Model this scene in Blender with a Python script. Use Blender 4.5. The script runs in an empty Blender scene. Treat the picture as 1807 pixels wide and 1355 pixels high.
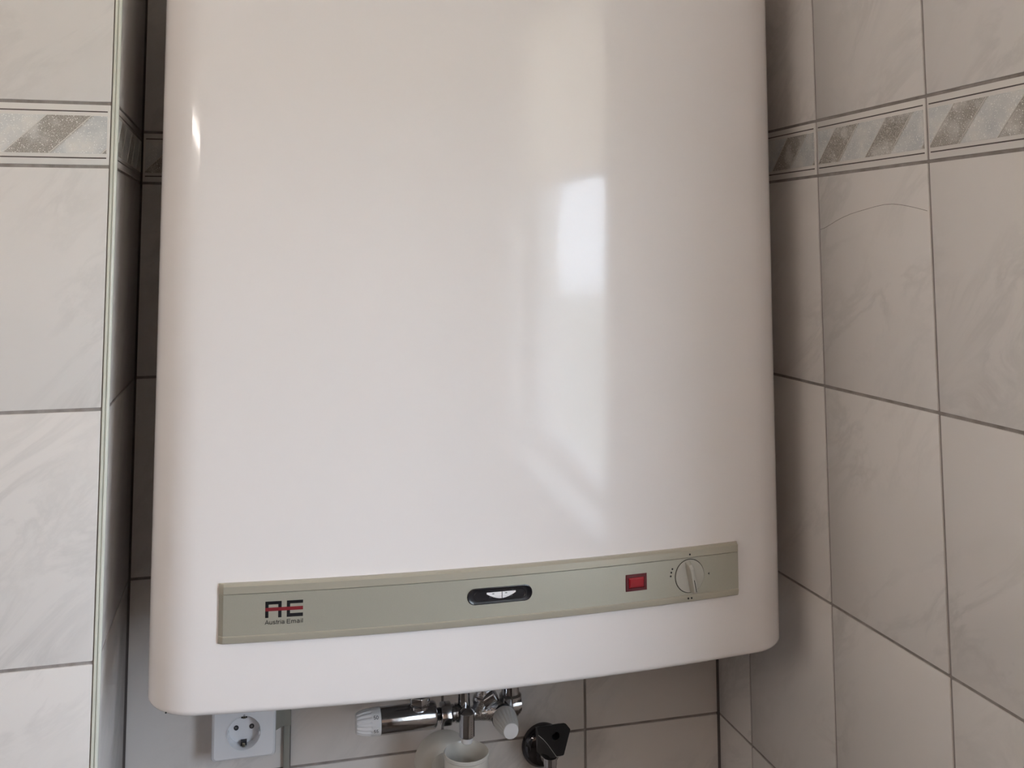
import bpy, bmesh, math, random
from mathutils import Vector, Matrix
random.seed(7)
S = bpy.context.scene
COL = S.collection

# ------------------------------------------------------------------ camera
W_PX, H_PX = 1807.0, 1355.0
F_PX, PX, PY = 1729.90, 876.30, 282.27
YAW, PITCH, ROLL = 0.245333, 0.090725, -0.002750
cam_d = bpy.data.cameras.new('camera')
cam = bpy.data.objects.new('camera', cam_d); COL.objects.link(cam)
cam_d.sensor_fit = 'HORIZONTAL'; cam_d.sensor_width = 36.0
cam_d.lens = F_PX * 36.0 / W_PX
cam_d.shift_x = (W_PX / 2 - PX) / W_PX
cam_d.shift_y = (PY - H_PX / 2) / W_PX
cam_d.clip_start = 0.01
fw = Vector((math.sin(YAW) * math.cos(PITCH), math.cos(YAW) * math.cos(PITCH), math.sin(PITCH)))
rt = Vector((math.cos(YAW), -math.sin(YAW), 0)); up = rt.cross(fw)
r2 = math.cos(ROLL) * rt + math.sin(ROLL) * up
u2 = -math.sin(ROLL) * rt + math.cos(ROLL) * up
M = Matrix((r2, u2, -fw)).transposed().to_4x4()
M.translation = Vector((0.14213, -1.36438, 0.16439))
cam.matrix_world = M
S.camera = cam

# ------------------------------------------------------------------ sky, light, exposure
world = bpy.data.worlds.new('world'); S.world = world; world.use_nodes = True
wn = world.node_tree; wn.nodes.clear()
o_ = wn.nodes.new('ShaderNodeOutputWorld'); b_ = wn.nodes.new('ShaderNodeBackground')
b_.inputs[0].default_value = (0.74, 0.855, 1.0, 1)
b_.inputs[1].default_value = 15.0
wn.links.new(b_.outputs[0], o_.inputs[0])
S.view_settings.view_transform = 'Standard'; S.view_settings.look = 'None'
S.view_settings.exposure = 0.16; S.view_settings.gamma = 1.0
S.view_settings.use_curve_mapping = False
S.cycles.max_bounces = 8; S.cycles.diffuse_bounces = 6; S.cycles.glossy_bounces = 4; S.cycles.transmission_bounces = 4; S.cycles.transparent_max_bounces = 6
LAMP_POWER = 62.0
# window opening in the right hand wall, nearer than the photographed corner
WY0, WY1, WZ0, WZ1 = -0.911, -1.80, -0.38, 0.78
BLIND_Z = 0.31
pl = bpy.data.lights.new('window_portal', 'AREA'); pl.shape = 'RECTANGLE'
pl.size = WZ1 - WZ0; pl.size_y = abs(WY1 - WY0)
pl.cycles.is_portal = True
po = bpy.data.objects.new('window_portal', pl); COL.objects.link(po)

# ------------------------------------------------------------------ sizes
TW, TH, TB = 0.20290, 0.2525, 0.06761         # tile pitch: width, height, border height
J = 0.0033                                     # joint
XR = 0.81283                                   # right wall tile face
A0 = 0.09690                                   # cut column at the corner, right wall
DC = 0.25868                                   # depth of the boxed-out wall on the left
Z3, Z4 = TH, TH + TB
FLOOR, CEIL = -5 * TH, Z4 + 3 * TH
ROOM_Y, ROOM_X = -2.4, -1.15
po.location = (XR + 0.02, (WY0 + WY1) / 2, (WZ0 + WZ1) / 2)
po.rotation_euler = (0, math.radians(90), 0)   # emits towards -X
# ------------------------------------------------------------------ materials
def mat(name, color=(.8, .8, .8), rough=.5, metal=0.0, spec=.5, coat=0.0, trans=0.0):
    m = bpy.data.materials.new(name); m.use_nodes = True
    p = m.node_tree.nodes['Principled BSDF']
    p.inputs['Base Color'].default_value = (*color, 1)
    p.inputs['Roughness'].default_value = rough
    p.inputs['Metallic'].default_value = metal
    p.inputs['Specular IOR Level'].default_value = spec
    p.inputs['Coat Weight'].default_value = coat
    p.inputs['Transmission Weight'].default_value = trans
    return m
def N(m, t, **kw):
    n = m.node_tree.nodes.new(t)
    for k, v in kw.items():
        setattr(n, k, v)
    return n
def LK(m, a, b): m.node_tree.links.new(a, b)
def PR(m): return m.node_tree.nodes['Principled BSDF']
def ramp(m, stops):
    r = N(m, 'ShaderNodeValToRGB'); e = r.color_ramp.elements
    while len(e) < len(stops): e.new(0.5)
    for el, (p, c) in zip(e, stops):
        el.position = p; el.color = (*c, 1) if len(c) == 3 else c
    return r
def noise_mix(m, c1, c2, scale, detail=4, bump=0.0, bscale=None, vec='Object', lo=.35, hi=.65):
    tc = N(m, 'ShaderNodeTexCoord'); nz = N(m, 'ShaderNodeTexNoise')
    nz.inputs['Scale'].default_value = scale; nz.inputs['Detail'].default_value = detail
    LK(m, tc.outputs[vec], nz.inputs['Vector'])
    r = ramp(m, [(lo, c1), (hi, c2)])
    LK(m, nz.outputs['Fac'], r.inputs[0]); LK(m, r.outputs[0], PR(m).inputs['Base Color'])
    if bump:
        n2 = N(m, 'ShaderNodeTexNoise'); n2.inputs['Scale'].default_value = bscale or scale
        n2.inputs['Detail'].default_value = 3
        LK(m, tc.outputs[vec], n2.inputs['Vector'])
        b = N(m, 'ShaderNodeBump'); b.inputs['Strength'].default_value = bump; b.inputs['Distance'].default_value = .001
        LK(m, n2.outputs['Fac'], b.inputs['Height']); LK(m, b.outputs[0], PR(m).inputs['Normal'])
    return m

def make_tile_mat():
    m = mat('glazed_wall_tile', rough=.16)
    tc = N(m, 'ShaderNodeTexCoord'); oi = N(m, 'ShaderNodeObjectInfo')
    off = N(m, 'ShaderNodeVectorMath', operation='SCALE'); off.inputs[0].default_value = (7.3, 3.1, 5.7)
    LK(m, oi.outputs['Random'], off.inputs['Scale'])
    add = N(m, 'ShaderNodeVectorMath', operation='ADD')
    LK(m, tc.outputs['Object'], add.inputs[0]); LK(m, off.outputs[0], add.inputs[1])
    m0 = N(m, 'ShaderNodeMapping'); m0.inputs['Rotation'].default_value = (0, math.radians(-48), 0)
    LK(m, add.outputs[0], m0.inputs['Vector'])
    mp = N(m, 'ShaderNodeMapping'); mp.inputs['Scale'].default_value = (1.0, 1.0, 0.42)
    LK(m, m0.outputs[0], mp.inputs['Vector'])
    n1 = N(m, 'ShaderNodeTexNoise'); n1.inputs['Scale'].default_value = 16; n1.inputs['Detail'].default_value = 7
    n1.inputs['Roughness'].default_value = .62; n1.inputs['Distortion'].default_value = .6
    LK(m, mp.outputs[0], n1.inputs['Vector'])
    # veins: thin dark bands where the noise crosses its middle
    r1 = ramp(m, [(.44, (0, 0, 0)), (.50, (1, 1, 1)), (.57, (0, 0, 0))])
    LK(m, n1.outputs['Fac'], r1.inputs[0])
    n2 = N(m, 'ShaderNodeTexNoise'); n2.inputs['Scale'].default_value = 9; n2.inputs['Detail'].default_value = 3
    LK(m, mp.outputs[0], n2.inputs['Vector'])
    r2_ = ramp(m, [(.42, (0, 0, 0)), (.68, (1, 1, 1))]); LK(m, n2.outputs['Fac'], r2_.inputs[0])
    mu = N(m, 'ShaderNodeMath', operation='MULTIPLY'); LK(m, r1.outputs[0], mu.inputs[0]); LK(m, r2_.outputs[0], mu.inputs[1])
    mu2 = N(m, 'ShaderNodeMath', operation='MULTIPLY'); mu2.inputs[1].default_value = .6; LK(m, mu.outputs[0], mu2.inputs[0])
    mx = N(m, 'ShaderNodeMix', data_type='RGBA')
    mx.inputs['A'].default_value = (.745, .712, .69, 1); mx.inputs['B'].default_value = (.56, .54, .525, 1)
    LK(m, mu2.outputs[0], mx.inputs['Factor']); LK(m, mx.outputs['Result'], PR(m).inputs['Base Color'])
    nb = N(m, 'ShaderNodeTexNoise'); nb.inputs['Scale'].default_value = 28; LK(m, add.outputs[0], nb.inputs['Vector'])
    bp = N(m, 'ShaderNodeBump'); bp.inputs['Strength'].default_value = .06; bp.inputs['Distance'].default_value = .002
    LK(m, nb.outputs['Fac'], bp.inputs['Height']); LK(m, bp.outputs[0], PR(m).inputs['Normal'])
    return m

def make_band_mat():
    # slanting bands of grey sand and pale blue glaze, in the border tile's own coordinates
    m = mat('border_sand_glaze', rough=.3)
    tc = N(m, 'ShaderNodeTexCoord'); sp = N(m, 'ShaderNodeSeparateXYZ'); LK(m, tc.outputs['Object'], sp.inputs[0])
    sub = N(m, 'ShaderNodeMath', operation='SUBTRACT'); LK(m, sp.outputs['X'], sub.inputs[0]); LK(m, sp.outputs['Z'], sub.inputs[1])
    wob = N(m, 'ShaderNodeTexNoise'); wob.inputs['Scale'].default_value = 60; LK(m, tc.outputs['Object'], wob.inputs['Vector'])
    wm = N(m, 'ShaderNodeMath', operation='MULTIPLY_ADD'); wm.inputs[1].default_value = .003; wm.inputs[2].default_value = .010
    LK(m, wob.outputs['Fac'], wm.inputs[0])
    ad = N(m, 'ShaderNodeMath', operation='ADD'); LK(m, sub.outputs[0], ad.inputs[0]); LK(m, wm.outputs[0], ad.inputs[1])
    md = N(m, 'ShaderNodeMath', operation='FLOORED_MODULO'); md.inputs[1].default_value = .0955; LK(m, ad.outputs[0], md.inputs[0])
    sc = N(m, 'ShaderNodeMath', operation='DIVIDE'); sc.inputs[1].default_value = .0955; LK(m, md.outputs[0], sc.inputs[0])
    rb = ramp(m, [(0, (1, 1, 1)), (.46, (1, 1, 1)), (.50, (0, 0, 0)), (.985, (0, 0, 0)), (1.0, (1, 1, 1))])
    LK(m, sc.outputs[0], rb.inputs[0])
    cl = N(m, 'ShaderNodeTexNoise'); cl.inputs['Scale'].default_value = 38; cl.inputs['Detail'].default_value = 5
    oi = N(m, 'ShaderNodeObjectInfo'); of = N(m, 'ShaderNodeVectorMath', operation='SCALE'); of.inputs[0].default_value = (4, 5, 6)
    LK(m, oi.outputs['Random'], of.inputs['Scale']); a2 = N(m, 'ShaderNodeVectorMath', operation='ADD')
    LK(m, tc.outputs['Object'], a2.inputs[0]); LK(m, of.outputs[0], a2.inputs[1]); LK(m, a2.outputs[0], cl.inputs['Vector'])
    gr = N(m, 'ShaderNodeTexNoise'); gr.inputs['Scale'].default_value = 1300; gr.inputs['Detail'].default_value = 2
    LK(m, a2.outputs[0], gr.inputs['Vector'])
    sand = ramp(m, [(.36, (.20, .18, .16)), (.64, (.55, .515, .47))]); LK(m, gr.outputs['Fac'], sand.inputs[0])
    blue = ramp(m, [(.36, (.545, .56, .57)), (.56, (.67, .67, .66)), (.66, (.74, .72, .69))]); LK(m, cl.outputs['Fac'], blue.inputs[0])
    pat = ramp(m, [(.49, (1, 1, 1)), (.64, (.35, .35, .35))]); LK(m, cl.outputs['Fac'], pat.inputs[0])
    f = N(m, 'ShaderNodeMath', operation='MULTIPLY'); LK(m, rb.outputs[0], f.inputs[0]); LK(m, pat.outputs[0], f.inputs[1])
    mx = N(m, 'ShaderNodeMix', data_type='RGBA'); LK(m, f.outputs[0], mx.inputs['Factor'])
    LK(m, blue.outputs[0], mx.inputs['A']); LK(m, sand.outputs[0], mx.inputs['B'])
    # glitter grains: a few cells are small mirrors
    vo = N(m, 'ShaderNodeTexVoronoi'); vo.inputs['Scale'].default_value = 1300; LK(m, a2.outputs[0], vo.inputs['Vector'])
    sv = N(m, 'ShaderNodeSeparateColor'); LK(m, vo.outputs['Color'], sv.inputs[0])
    gt = N(m, 'ShaderNodeMath', operation='GREATER_THAN'); gt.inputs[1].default_value = .955; LK(m, sv.outputs[0], gt.inputs[0])
    mg = N(m, 'ShaderNodeMix', data_type='RGBA'); LK(m, gt.outputs[0], mg.inputs['Factor'])
    LK(m, mx.outputs['Result'], mg.inputs['A']); mg.inputs['B'].default_value = (.9, .9, .88, 1)
    LK(m, mg.outputs['Result'], PR(m).inputs['Base Color']); LK(m, gt.outputs[0], PR(m).inputs['Metallic'])
    hs = N(m, 'ShaderNodeMath', operation='MULTIPLY_ADD'); LK(m, sv.outputs[1], hs.inputs[0]); hs.inputs[1].default_value = .7
    LK(m, gr.outputs['Fac'], hs.inputs[2])
    bp = N(m, 'ShaderNodeBump'); bp.inputs['Strength'].default_value = .35; bp.inputs['Distance'].default_value = .0006
    LK(m, hs.outputs[0], bp.inputs['Height']); LK(m, bp.outputs[0], PR(m).inputs['Normal'])
    return m

M_TILE = make_tile_mat()
M_BAND = make_band_mat()
M_BORD = mat('border_white_glaze', (.76, .73, .70), .14)
M_LINE = mat('border_dark_line', (.075, .06, .055), .35)
M_FILLET = mat('border_pale_fillet', (.74, .72, .68), .25)
M_GROUT = noise_mix(mat('cement_grout', rough=.9), (.235, .21, .195), (.33, .30, .285), 45, bump=.4, bscale=700, vec='Generated')
M_SIL = mat('corner_sealant', (.09, .075, .07), .6)
M_PLAST = noise_mix(mat('painted_plaster', rough=.8), (.76, .73, .69), (.80, .77, .73), 6, bump=.15, bscale=120)
M_CEIL = noise_mix(mat('ceiling_paint', rough=.9), (.80, .77, .73), (.84, .81, .77), 5)
M_FLOOR = noise_mix(mat('floor_tile_glaze', rough=.35), (.085, .07, .06), (.12, .10, .085), 14)
M_WOOD = noise_mix(mat('warm_wood_panelling', rough=.5), (.50, .36, .28), (.62, .46, .37), 9)
M_DIMPANEL = noise_mix(mat('dimming_panel_dark', rough=.5), (.09, .065, .05), (.14, .10, .08), 9)  # dark brown of the added panels that dim the bounce light
M_TRIM = mat('edge_trim_plastic', (.66, .67, .60), .22)
M_ENAM = mat('white_enamel', (.815, .775, .765), .085, spec=.33)
def _enam(m):
    tc = N(m, 'ShaderNodeTexCoord'); n = N(m, 'ShaderNodeTexNoise'); n.inputs['Scale'].default_value = 90; n.inputs['Detail'].default_value = 2
    LK(m, tc.outputs['Object'], n.inputs['Vector'])
    n2 = N(m, 'ShaderNodeTexNoise'); n2.inputs['Scale'].default_value = 7; LK(m, tc.outputs['Object'], n2.inputs['Vector'])
    ma = N(m, 'ShaderNodeMath', operation='MULTIPLY_ADD'); LK(m, n2.outputs['Fac'], ma.inputs[0]); ma.inputs[1].default_value = 6.0
    LK(m, n.outputs['Fac'], ma.inputs[2])
    b = N(m, 'ShaderNodeBump'); b.inputs['Strength'].default_value = .10; b.inputs['Distance'].default_value = .0006
    LK(m, ma.outputs[0], b.inputs['Height']); LK(m, b.outputs[0], PR(m).inputs['Normal'])
_enam(M_ENAM)
M_UNDER = mat('boiler_underside_grey', (.35, .34, .33), .6)
M_PANEL = noise_mix(mat('champagne_panel', rough=.38, metal=.35), (.43, .415, .345), (.45, .435, .365), 1800, vec='Object')
M_RAIL = mat('champagne_rail', (.47, .44, .36), .32, metal=.3)
M_BLACK = mat('black_print', (.008, .008, .010), .4)
M_RED = mat('red_print', (.20, .016, .022), .4)
M_DIAL = mat('dial_white', (.80, .79, .80), .5)
M_BLKPL = mat('black_plastic', (.012, .011, .014), .25)
M_KNOB = mat('grey_knob_plastic', (.44, .42, .37), .42)
M_LAMPF = mat('dark_red_frame', (.10, .006, .010), .35)
M_LAMPL = mat('red_lamp_lens', (.30, .012, .022), .15, coat=.5)
M_CHROME = mat('chrome', (.50, .50, .52), .10, metal=1.0)
def _scuff(m):
    tc = N(m, 'ShaderNodeTexCoord'); n = N(m, 'ShaderNodeTexNoise'); n.inputs['Scale'].default_value = 120
    LK(m, tc.outputs['Object'], n.inputs['Vector']); r = ramp(m, [(.35, (.07,) * 3), (.7, (.22,) * 3)])
    LK(m, n.outputs['Fac'], r.inputs[0]); LK(m, r.outputs[0], PR(m).inputs['Roughness'])
_scuff(M_CHROME)
M_CHROME_DKREFL = mat('chrome_dark_reflection', (.10, .095, .10), .08, metal=1.0)  # chrome with the dark reflection on the wall rosette put into its colour
M_CAST = noise_mix(mat('chromed_casting', rough=.2, metal=1.0), (.55, .55, .56), (.72, .72, .74), 200, bump=.8, bscale=380)
M_WPL = mat('white_plastic', (.76, .76, .77), .32)
M_CLRPL = mat('milky_plastic', (.66, .66, .64), .28)
M_CUP = mat('ivory_plastic', (.66, .645, .60), .28)
M_SOCK = mat('socket_plastic', (.78, .79, .82), .25)
M_HOLE = mat('socket_hole', (.02, .02, .025), .5)
M_CLIP = mat('earth_clip_metal', (.30, .28, .22), .3, metal=1.0)
M_PINMETAL = mat('contact_steel', (.45, .45, .47), .3, metal=1.0)
M_DUCT = mat('cable_duct_plastic', (.27, .26, .225), .5)
M_HANDLE = mat('black_handle_plastic', (.013, .0125, .0135), .45, spec=.35)
M_SKIRT = mat('matt_black_plastic', (.012, .012, .013), .75, spec=.15)
M_EDGE = mat('pale_handle_edge', (.45, .44, .43), .4)
M_CRACK = mat('hairline_crack', (.10, .085, .075), .9)
M_FRAME = mat('window_frame_white', (.80, .80, .78), .35)
M_GROUND = noise_mix(mat('gravel_yard', rough=.95), (.30, .31, .26), (.42, .42, .37), 3)

def glass_mat():
    m = bpy.data.materials.new('window_glass'); m.use_nodes = True; nt = m.node_tree; nt.nodes.clear()
    o = nt.nodes.new('ShaderNodeOutputMaterial'); mx = nt.nodes.new('ShaderNodeMixShader'); mx.inputs[0].default_value = .06
    t = nt.nodes.new('ShaderNodeBsdfTransparent'); g = nt.nodes.new('ShaderNodeBsdfGlossy'); g.inputs['Roughness'].default_value = .02
    nt.links.new(t.outputs[0], mx.inputs[1]); nt.links.new(g.outputs[0], mx.inputs[2]); nt.links.new(mx.outputs[0], o.inputs[0])
    return m
M_GLASS = glass_mat()
def clear_lens():
    m = bpy.data.materials.new('clear_lens'); m.use_nodes = True; nt = m.node_tree; nt.nodes.clear()
    o = nt.nodes.new('ShaderNodeOutputMaterial'); mx = nt.nodes.new('ShaderNodeMixShader'); mx.inputs[0].default_value = .06
    t = nt.nodes.new('ShaderNodeBsdfTransparent'); g = nt.nodes.new('ShaderNodeBsdfGlossy'); g.inputs['Roughness'].default_value = .08
    nt.links.new(t.outputs[0], mx.inputs[1]); nt.links.new(g.outputs[0], mx.inputs[2]); nt.links.new(mx.outputs[0], o.inputs[0])
    return m
M_LENS = clear_lens()
def blind_mat():
    m = bpy.data.materials.new('cream_blind_fabric'); m.use_nodes = True; nt = m.node_tree; nt.nodes.clear()
    o = nt.nodes.new('ShaderNodeOutputMaterial'); mx = nt.nodes.new('ShaderNodeMixShader'); mx.inputs[0].default_value = .75
    d = nt.nodes.new('ShaderNodeBsdfDiffuse'); d.inputs[0].default_value = (.82, .76, .68, 1)
    t = nt.nodes.new('ShaderNodeBsdfTranslucent'); t.inputs[0].default_value = (.92, .84, .74, 1)
    nt.links.new(d.outputs[0], mx.inputs[1]); nt.links.new(t.outputs[0], mx.inputs[2]); nt.links.new(mx.outputs[0], o.inputs[0])
    return m
M_BLIND = blind_mat()
def emit_mat(name, c, s):
    m = bpy.data.materials.new(name); m.use_nodes = True; nt = m.node_tree; nt.nodes.clear()
    o = nt.nodes.new('ShaderNodeOutputMaterial'); e = nt.nodes.new('ShaderNodeEmission')
    e.inputs[0].default_value = (*c, 1); e.inputs[1].default_value = s
    nt.links.new(e.outputs[0], o.inputs[0]); return m

# ------------------------------------------------------------------ mesh helpers
def box(bm, x0, x1, y0, y1, z0, z1, mi=0):
    vs = [bm.verts.new((x, y, z)) for x in (x0, x1) for y in (y0, y1) for z in (z0, z1)]
    fs = []
    for q in ((0, 1, 3, 2), (4, 6, 7, 5), (0, 4, 5, 1), (2, 3, 7, 6), (0, 2, 6, 4), (1, 5, 7, 3)):
        f = bm.faces.new([vs[i] for i in q]); f.material_index = mi; fs.append(f)
    return vs, fs
def axis_frame(a):
    a = Vector(a).normalized()
    t = Vector((0, 0, 1)) if abs(a.z) < .9 else Vector((1, 0, 0))
    e1 = a.cross(t).normalized(); e2 = a.cross(e1).normalized()
    return a, e1, e2
def lathe(bm, base, axis, prof, n=32, mi=0, cap0=True, cap1=True, mod=None):
    # prof: list of (distance along axis, radius); mod(angle, distance, radius) -> radius
    a, e1, e2 = axis_frame(axis); base = Vector(base); rings = []
    for t, r in prof:
        ring = []
        for k in range(n):
            th = 2 * math.pi * k / n
            rr = mod(th, t, r) if mod else r
            ring.append(bm.verts.new(base + a * t + (e1 * math.cos(th) + e2 * math.sin(th)) * rr))
        rings.append(ring)
    for i in range(len(rings) - 1):
        for k in range(n):
            f = bm.faces.new((rings[i][k], rings[i][(k + 1) % n], rings[i + 1][(k + 1) % n], rings[i + 1][k])); f.material_index = mi
    if cap0: bm.faces.new(rings[0][::-1]).material_index = mi
    if cap1: bm.faces.new(rings[-1]).material_index = mi
def prism(bm, poly, y0, y1, mi=0):
    a = [bm.verts.new((x, y0, z)) for x, z in poly]; b = [bm.verts.new((x, y1, z)) for x, z in poly]
    n = len(poly)
    bm.faces.new(a).material_index = mi; bm.faces.new(b[::-1]).material_index = mi
    for i in range(n):
        bm.faces.new((a[i], b[i], b[(i + 1) % n], a[(i + 1) % n])).material_index = mi
def tube(bm, pts, r, n=12, mi=0):
    pts = [Vector(p) for p in pts]; rings = []
    for i, p in enumerate(pts):
        d = (pts[min(i + 1, len(pts) - 1)] - pts[max(i - 1, 0)]).normalized()
        a, e1, e2 = axis_frame(d)
        rings.append([bm.verts.new(p + (e1 * math.cos(2 * math.pi * k / n) + e2 * math.sin(2 * math.pi * k / n)) * r) for k in range(n)])
    for i in range(len(rings) - 1):
        for k in range(n):
            bm.faces.new((rings[i][k], rings[i][(k + 1) % n], rings[i + 1][(k + 1) % n], rings[i + 1][k])).material_index = mi
    bm.faces.new(rings[0][::-1]).material_index = mi; bm.faces.new(rings[-1]).material_index = mi
def mesh_of(name, bm, mats, bevel=0.0, seg=2, smooth=30, limit=30):
    bmesh.ops.recalc_face_normals(bm, faces=bm.faces[:])
    if bevel:
        es = [e for e in bm.edges if len(e.link_faces) == 2 and e.calc_face_angle(0) > math.radians(limit)]
        bmesh.ops.bevel(bm, geom=es, offset=bevel, segments=seg, profile=.5, affect='EDGES', clamp_overlap=True)
    me = bpy.data.meshes.new(name); bm.to_mesh(me); bm.free()
    for m in (mats if isinstance(mats, (list, tuple)) else [mats]): me.materials.append(m)
    if smooth:
        for p in me.polygons: p.use_smooth = True
        me.set_sharp_from_angle(angle=math.radians(smooth))
    return me
def part(name, bm, mats, parent=None, **kw):
    # geometry is given in world coordinates; it is stored relative to its thing's base point
    org = Vector((0, 0, 0)); p = parent
    while p is not None: org += p.location; p = p.parent
    bmesh.ops.translate(bm, verts=bm.verts[:], vec=-org)
    o = bpy.data.objects.new(name, mesh_of(name, bm, mats, **kw)); COL.objects.link(o)
    o.parent = parent
    return o
def thing(name, label, cat, loc, group=None):
    o = bpy.data.objects.new(name, None); o.empty_display_size = .05; COL.objects.link(o); o.location = loc
    o['label'] = label; o['category'] = cat
    if group: o['group'] = group
    return o
def struct(name, bm, mats, label=None, parent=None, **kw):
    o = part(name, bm, mats, parent, **kw)
    if parent is None: o['kind'] = 'structure'
    if label: o['label'] = label
    return o
def BM(): return bmesh.new()

# ------------------------------------------------------------------ tiles
TD = 0.007; REC = 0.0016
_mesh_cache = {}
def tile_mesh(w, h):
    k = ('t', round(w, 4), round(h, 4))
    if k not in _mesh_cache:
        bm = BM(); box(bm, 0, w, 0, TD, 0, h)
        _mesh_cache[k] = mesh_of('tile', bm, M_TILE, bevel=.0009, seg=2, smooth=40)
    return _mesh_cache[k]
def clip_poly(poly, xmin, xmax):
    for sgn, lim in ((1, xmin), (-1, xmax)):
        out = []
        for i in range(len(poly)):
            p, q = poly[i], poly[(i + 1) % len(poly)]
            a, b = sgn * (p[0] - lim), sgn * (q[0] - lim)
            if a >= 0: out.append(p)
            if a * b < 0:
                t = a / (a - b); out.append((p[0] + (q[0] - p[0]) * t, p[1] + (q[1] - p[1]) * t))
        poly = out
        if not poly: return []
    return poly
def border_mesh(x0, w, h):
    # a border tile cut to the stretch x0..x0+w of a whole one: white rails, dark lines, slanted sand field
    k = ('b', round(x0, 4), round(w, 4))
    if k not in _mesh_cache:
        bm = BM(); x1 = x0 + w
        vs, fs = box(bm, x0, x1, 0, TD, 0, h)
        bmesh.ops.bevel(bm, geom=bm.edges[:], offset=.0008, segments=2, profile=.5, affect='EDGES')
        fx0, fx1 = max(x0 + .0015, .003), (x1 - .0015 if w > TW else min(x1 - .0015, TW - J - .003))
        zb, zt = .0120, h - .0120
        prism(bm, [(fx0, zb), (fx1, zb), (fx1, zt), (fx0, zt)], -.0004, .001, 1)
        for z in (.0068, h - .0080):
            prism(bm, [(fx0, z), (fx1, z), (fx1, z + .0013), (fx0, z + .0013)], -.0002, .001, 2)
        for c in (-.0121, .0319, .0834, .1274, .1789):
            pl_ = clip_poly([(c + zb, zb), (c + zb + .0012, zb), (c + zt + .0012, zt), (c + zt, zt)], fx0, fx1)
            if len(pl_) > 2: prism(bm, pl_, -.0008, 0, 3)
        _mesh_cache[k] = mesh_of('border_tile', bm, [M_BORD, M_BAND, M_LINE, M_FILLET], smooth=40)
    return _mesh_cache[k]
ROWS = [(FLOOR + i * TH, TH, 't') for i in range(6)] + [(Z3, TB, 'b')] + [(Z4 + i * TH, TH, 't') for i in range(3)]
def lay(parent, cols, origin, rot):
    # cols: (u start, u length, border start inside a whole tile); u runs to the right as one faces the wall
    out = {}
    R = Matrix.Rotation(rot, 4, 'Z')
    for ci, (u, w, bx) in enumerate(cols):
        for ri, (z, h, kind) in enumerate(ROWS):
            tw, th = w - J, h - J
            me = tile_mesh(tw, th) if kind == 't' else border_mesh(bx, tw, th)
            o = bpy.data.objects.new('tile' if kind == 't' else 'border_tile', me); COL.objects.link(o)
            lx = u + J / 2 - (bx if kind == 'b' else 0)
            p = R @ Vector((lx, random.uniform(-.00015, .00015), 0))
            o.location = Vector(origin) + p + Vector((0, 0, z + J / 2)); o.rotation_euler = (0, 0, rot)
            o.parent = parent
            out[(ci, ri)] = o
    return out

# ------------------------------------------------------------------ the room
bm = BM(); box(bm, -.02, XR + .02, REC, .12, FLOOR, CEIL)
wall_back = struct('wall_back', bm, M_GROUT, 'tiled back wall behind the white water heater', smooth=0)
lay(wall_back, [(i * TW + .0006, TW if i < 3 else XR - 3 * TW - .001, 0) for i in range(4)], (0, 0, 0), 0)

bm = BM(); box(bm, XR + REC, XR + .22, -A0 - 4 * TW, -.0001 + REC, FLOOR, CEIL)
wall_right = struct('wall_right', bm, M_GROUT, 'tiled wall on the right with a patterned border', smooth=0)
rt_tiles = lay(wall_right, [(0.0012, A0 - .0012, TW - A0)] + [(A0 + i * TW, TW, 0) for i in range(4)], (XR, 0, 0), -math.pi / 2)

XCOL = -3 * TW - .004
bm = BM(); box(bm, XCOL, -REC, -DC + REC, REC, FLOOR, CEIL)
wall_left = struct('wall_left', bm, M_GROUT, 'boxed-out tiled wall on the left with a pale edge trim', smooth=0)
lay(wall_left, [(-.0035 - (i + 1) * TW, TW, 0) for i in range(3)], (0, -DC, 0), 0)
lay(wall_left, [(.0055, DC - .0085, 0)], (0, -DC, 0), math.pi / 2)

bm = BM()
for (y0, y1, z0, z1) in ((ROOM_Y, WY1, FLOOR, CEIL), (WY1, WY0, FLOOR, WZ0), (WY1, WY0, WZ1, CEIL), (WY0, -A0 - 4 * TW, FLOOR, CEIL)):
    box(bm, XR, XR + .22, y0, y1, z0, z1)
struct('wall_window_side', bm, M_PLAST, 'painted wall around the window', smooth=0)
bm = BM(); box(bm, ROOM_X, XCOL, -DC, .12, FLOOR, CEIL)
struct('wall_left_back', bm, M_PLAST, 'painted wall beyond the tiles', smooth=0)
bm = BM(); box(bm, ROOM_X - .12, ROOM_X, ROOM_Y, .12, FLOOR, CEIL)
struct('wall_left_side', bm, M_PLAST, 'painted side wall', smooth=0)
bm = BM(); box(bm, ROOM_X - .12, XR + .22, ROOM_Y - .12, ROOM_Y, FLOOR, CEIL)
struct('wall_front', bm, M_WOOD, 'wood panelled wall behind the viewer', smooth=0)
bm = BM(); box(bm, ROOM_X - .12, XR + .22, ROOM_Y - .12, .12, FLOOR - .1, FLOOR)
struct('floor', bm, M_FLOOR, 'brown bathroom floor', smooth=0)
bm = BM(); box(bm, ROOM_X - .12, XR + .22, ROOM_Y - .12, .12, CEIL, CEIL + .1)
struct('ceiling', bm, M_CEIL, 'plain painted ceiling', smooth=0)

# unseen dark panels added behind the viewer to cut bounce under the heater
bm = BM(); box(bm, ROOM_X + .02, XR - .001, ROOM_Y, ROOM_Y + .02, FLOOR, -.12)
struct('trim_4', bm, M_DIMPANEL, 'unseen dark panel added low on the wall behind the viewer to dim bounce', smooth=0)
bm = BM(); box(bm, ROOM_X, ROOM_X + .02, ROOM_Y, -DC, FLOOR, -.12)
struct('trim_5', bm, M_DIMPANEL, 'unseen dark panel added low on the left side wall to dim bounce', smooth=0)

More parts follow.
